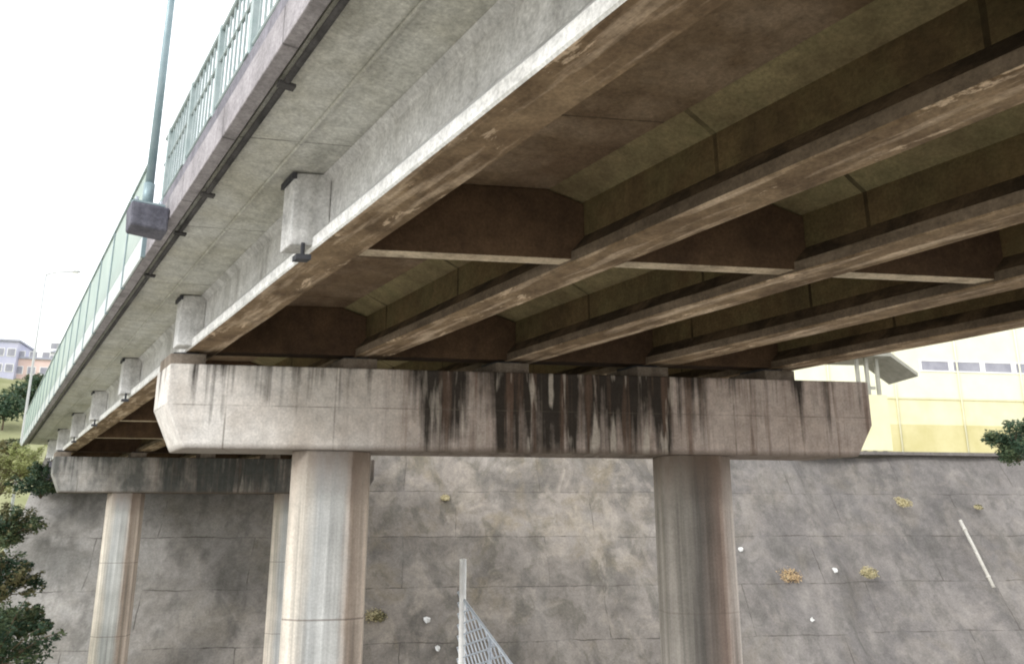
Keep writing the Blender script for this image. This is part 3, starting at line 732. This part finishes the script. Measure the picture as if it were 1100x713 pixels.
for k, (u, v, Y, r, mats, lab) in enumerate([
        (-14, 716, 27.0, 1.7, [DK, DK, MD], 'dark bush at the lower left corner of the view'),
        (-44, 650, 30.0, 1.9, [DK, MD], 'green bush at the left edge above the dark corner bush'),
        (8, 582, 37.0, 1.3, [MD, OL, DK], 'olive bush on the slope edge left of the far columns'),
        (44, 530, 39.0, 1.3, [DK, DK, MD], 'dark bush tucked under the far end of the bridge deck'),
        (-14, 590, 40.0, 2.0, [MD, OL], 'pale olive bush at the left edge below the meadow'),
        (20, 680, 29.0, 0.8, [DK, MD, OL], 'small dark bush at the foot of the wall end'),
        (22, 508, 46.0, 1.5, [M['leaf_yellow'], OL, M['leaf_yellow']], 'yellow green bush below the far end of the pale barrier'),
        (-4, 530, 47.0, 2.0, [M['leaf_yellow'], M['leaf_yellow'], OL], 'pale yellow green bush on the meadow edge at far left'),
        (0, 640, 30.5, 1.2, [OL, OL, DK], 'brownish bush overlapping the left end of the wall')]):
    make_bush(at_depth(u, v, Y), r, 60+k, lab, mats, 4200, 0.12)
rnd = random.Random(11)
tl = ['dark rounded tree at the left edge below the far houses', 'dark tree just below the pink house', 'mid green tree nearest the pale barrier',
      'olive green tree lower on the meadow', 'bushy tree at the foot of the far houses']
for k, (u, v, h, r, mats) in enumerate([(2, 462, 5.5, 4.0, [DK, DK, MD]), (25, 440, 3.6, 3.2, [DK, MD]), (50, 444, 3.4, 3.0, [MD, DK]),
        (8, 492, 2.2, 2.0, [OL, MD]), (40, 424, 3.4, 2.8, [DK, MD])]):
    q = on_hill(u, v); print('tree', u, v, [round(t, 1) for t in q])
    make_tree(q, h, r, 80+k, tl[k], mats, 1500, 0.5)

# ------------------------------------------------------------------ far houses
def make_house(loc, w, d, h, rz, wall, label, gable=True, rows=2, colsn=3):
    root = thing('house', label, 'house', loc, rz, 'far houses on the hillside')
    MB().box((-w/2, 0, -6), (w/2, d, h)).build('wall', wall, root)
    if gable:
        MB().sweep([(-w/2-.4, h+.01), (w/2+.4, h+.01), (0, h+w*.22)], [(lambda y: (lambda x, z: (x, y, z)))(y) for y in (-.4, d+.4)]).build('roof', M['roof_grey'], root)
    else:
        MB().box((-w/2-.3, -.3, h+.01), (w/2+.3, d+.3, h+.4)).build('roof', M['roof_grey'], root)
    for j in range(rows):
        for i in range(colsn):
            cx = -w/2 + w*(i+.5)/colsn; cz = 1.2 + j*3.0
            f_ = MB().box((cx-.75, -.06, cz-.1), (cx+.75, -.003, cz+1.5)).build('window', M['white_trim'], root)
            MB().box((cx-.62, -.09, cz+.02), (cx+.62, -.063, cz+1.38)).build('pane', M['glass_grey'], f_)
    return root
for (u, v, wpx, hpx, d, wall, lab, gb) in [
        (32, 409, 38, 30, 9, M['house_pink'], 'pink flat roofed house on the far hillside by the pale barrier', False),
        (34, 388, 56, 34, 9, M['house_blue'], 'bluish house with a grey gable roof behind the pink house', True),
        (-4, 405, 34, 52, 9, M['house_blue'], 'blue grey block of flats at the left edge of the photo', False),
        (62, 394, 20, 20, 8, M['house_white'], 'white house half hidden by the pale barrier on the hillside', True)]:
    q = on_hill(u, v); k = q.y/F*0.97; print('house', u, v, [round(t, 1) for t in q])
    make_house(q, wpx*k, d, hpx*k*0.8, 0.25, wall, lab, gb)

# far lamp standing on the hillside road
q = at_depth(34, 400, 75.0); q.z = hill_z(q.x, q.y)
hz = at_depth(47, 296, 75.0).z - q.z
make_lamp(q, 0.0, 'thin pale lamp post far off against the white sky', M['lamp_far'], hz, 1, 2.6, 0.15)

# ------------------------------------------------------------------ light, sky, camera
w = bpy.data.worlds.new('World'); scene.world = w; w.use_nodes = True
nt = w.node_tree; bg = nt.nodes['Background']; outn = nt.nodes['World Output']
sky = nt.nodes.new('ShaderNodeTexSky'); sky.sky_type = 'NISHITA'; sky.sun_disc = False
SUN_EL, SUN_AZ = R(36), R(228)
sky.sun_elevation = SUN_EL; sky.sun_rotation = SUN_AZ
nt.links.new(sky.outputs[0], bg.inputs[0]); bg.inputs[1].default_value = 0.05
bg2 = nt.nodes.new('ShaderNodeBackground'); bg2.inputs[0].default_value = (1.0, 1.0, 1.0, 1); bg2.inputs[1].default_value = 1.75
ad = nt.nodes.new('ShaderNodeAddShader')
nt.links.new(bg.outputs[0], ad.inputs[0]); nt.links.new(bg2.outputs[0], ad.inputs[1]); nt.links.new(ad.outputs[0], outn.inputs[0])
sl = bpy.data.lights.new('sun', 'SUN'); sl.energy = 2.0; sl.angle = R(14); sl.color = (1.0, 0.985, 0.965)
so = bpy.data.objects.new('sun', sl); col.objects.link(so)
sd = Vector((math.sin(SUN_AZ)*math.cos(SUN_EL), math.cos(SUN_AZ)*math.cos(SUN_EL), math.sin(SUN_EL)))
so.rotation_euler = sd.to_track_quat('Z', 'Y').to_euler(); so.location = (-20, -10, 40)

cam = bpy.data.cameras.new('camera'); cam.sensor_width = 36; cam.lens = 36*F/1100; cam.clip_end = 3000; cam.clip_start = 0.05
co = bpy.data.objects.new('camera', cam); col.objects.link(co)
co.location = (0, 0, EYE); co.rotation_euler = (R(90)+PITCH, 0, 0)
scene.camera = co
scene.view_settings.view_transform = 'Standard'; scene.view_settings.look = 'None'
scene.view_settings.exposure = 0; scene.view_settings.gamma = 1
scene.render.engine = 'CYCLES'
scene.cycles.use_denoising = True
scene.cycles.max_bounces = 8; scene.cycles.diffuse_bounces = 5
scene.cycles.filter_width = 2.0
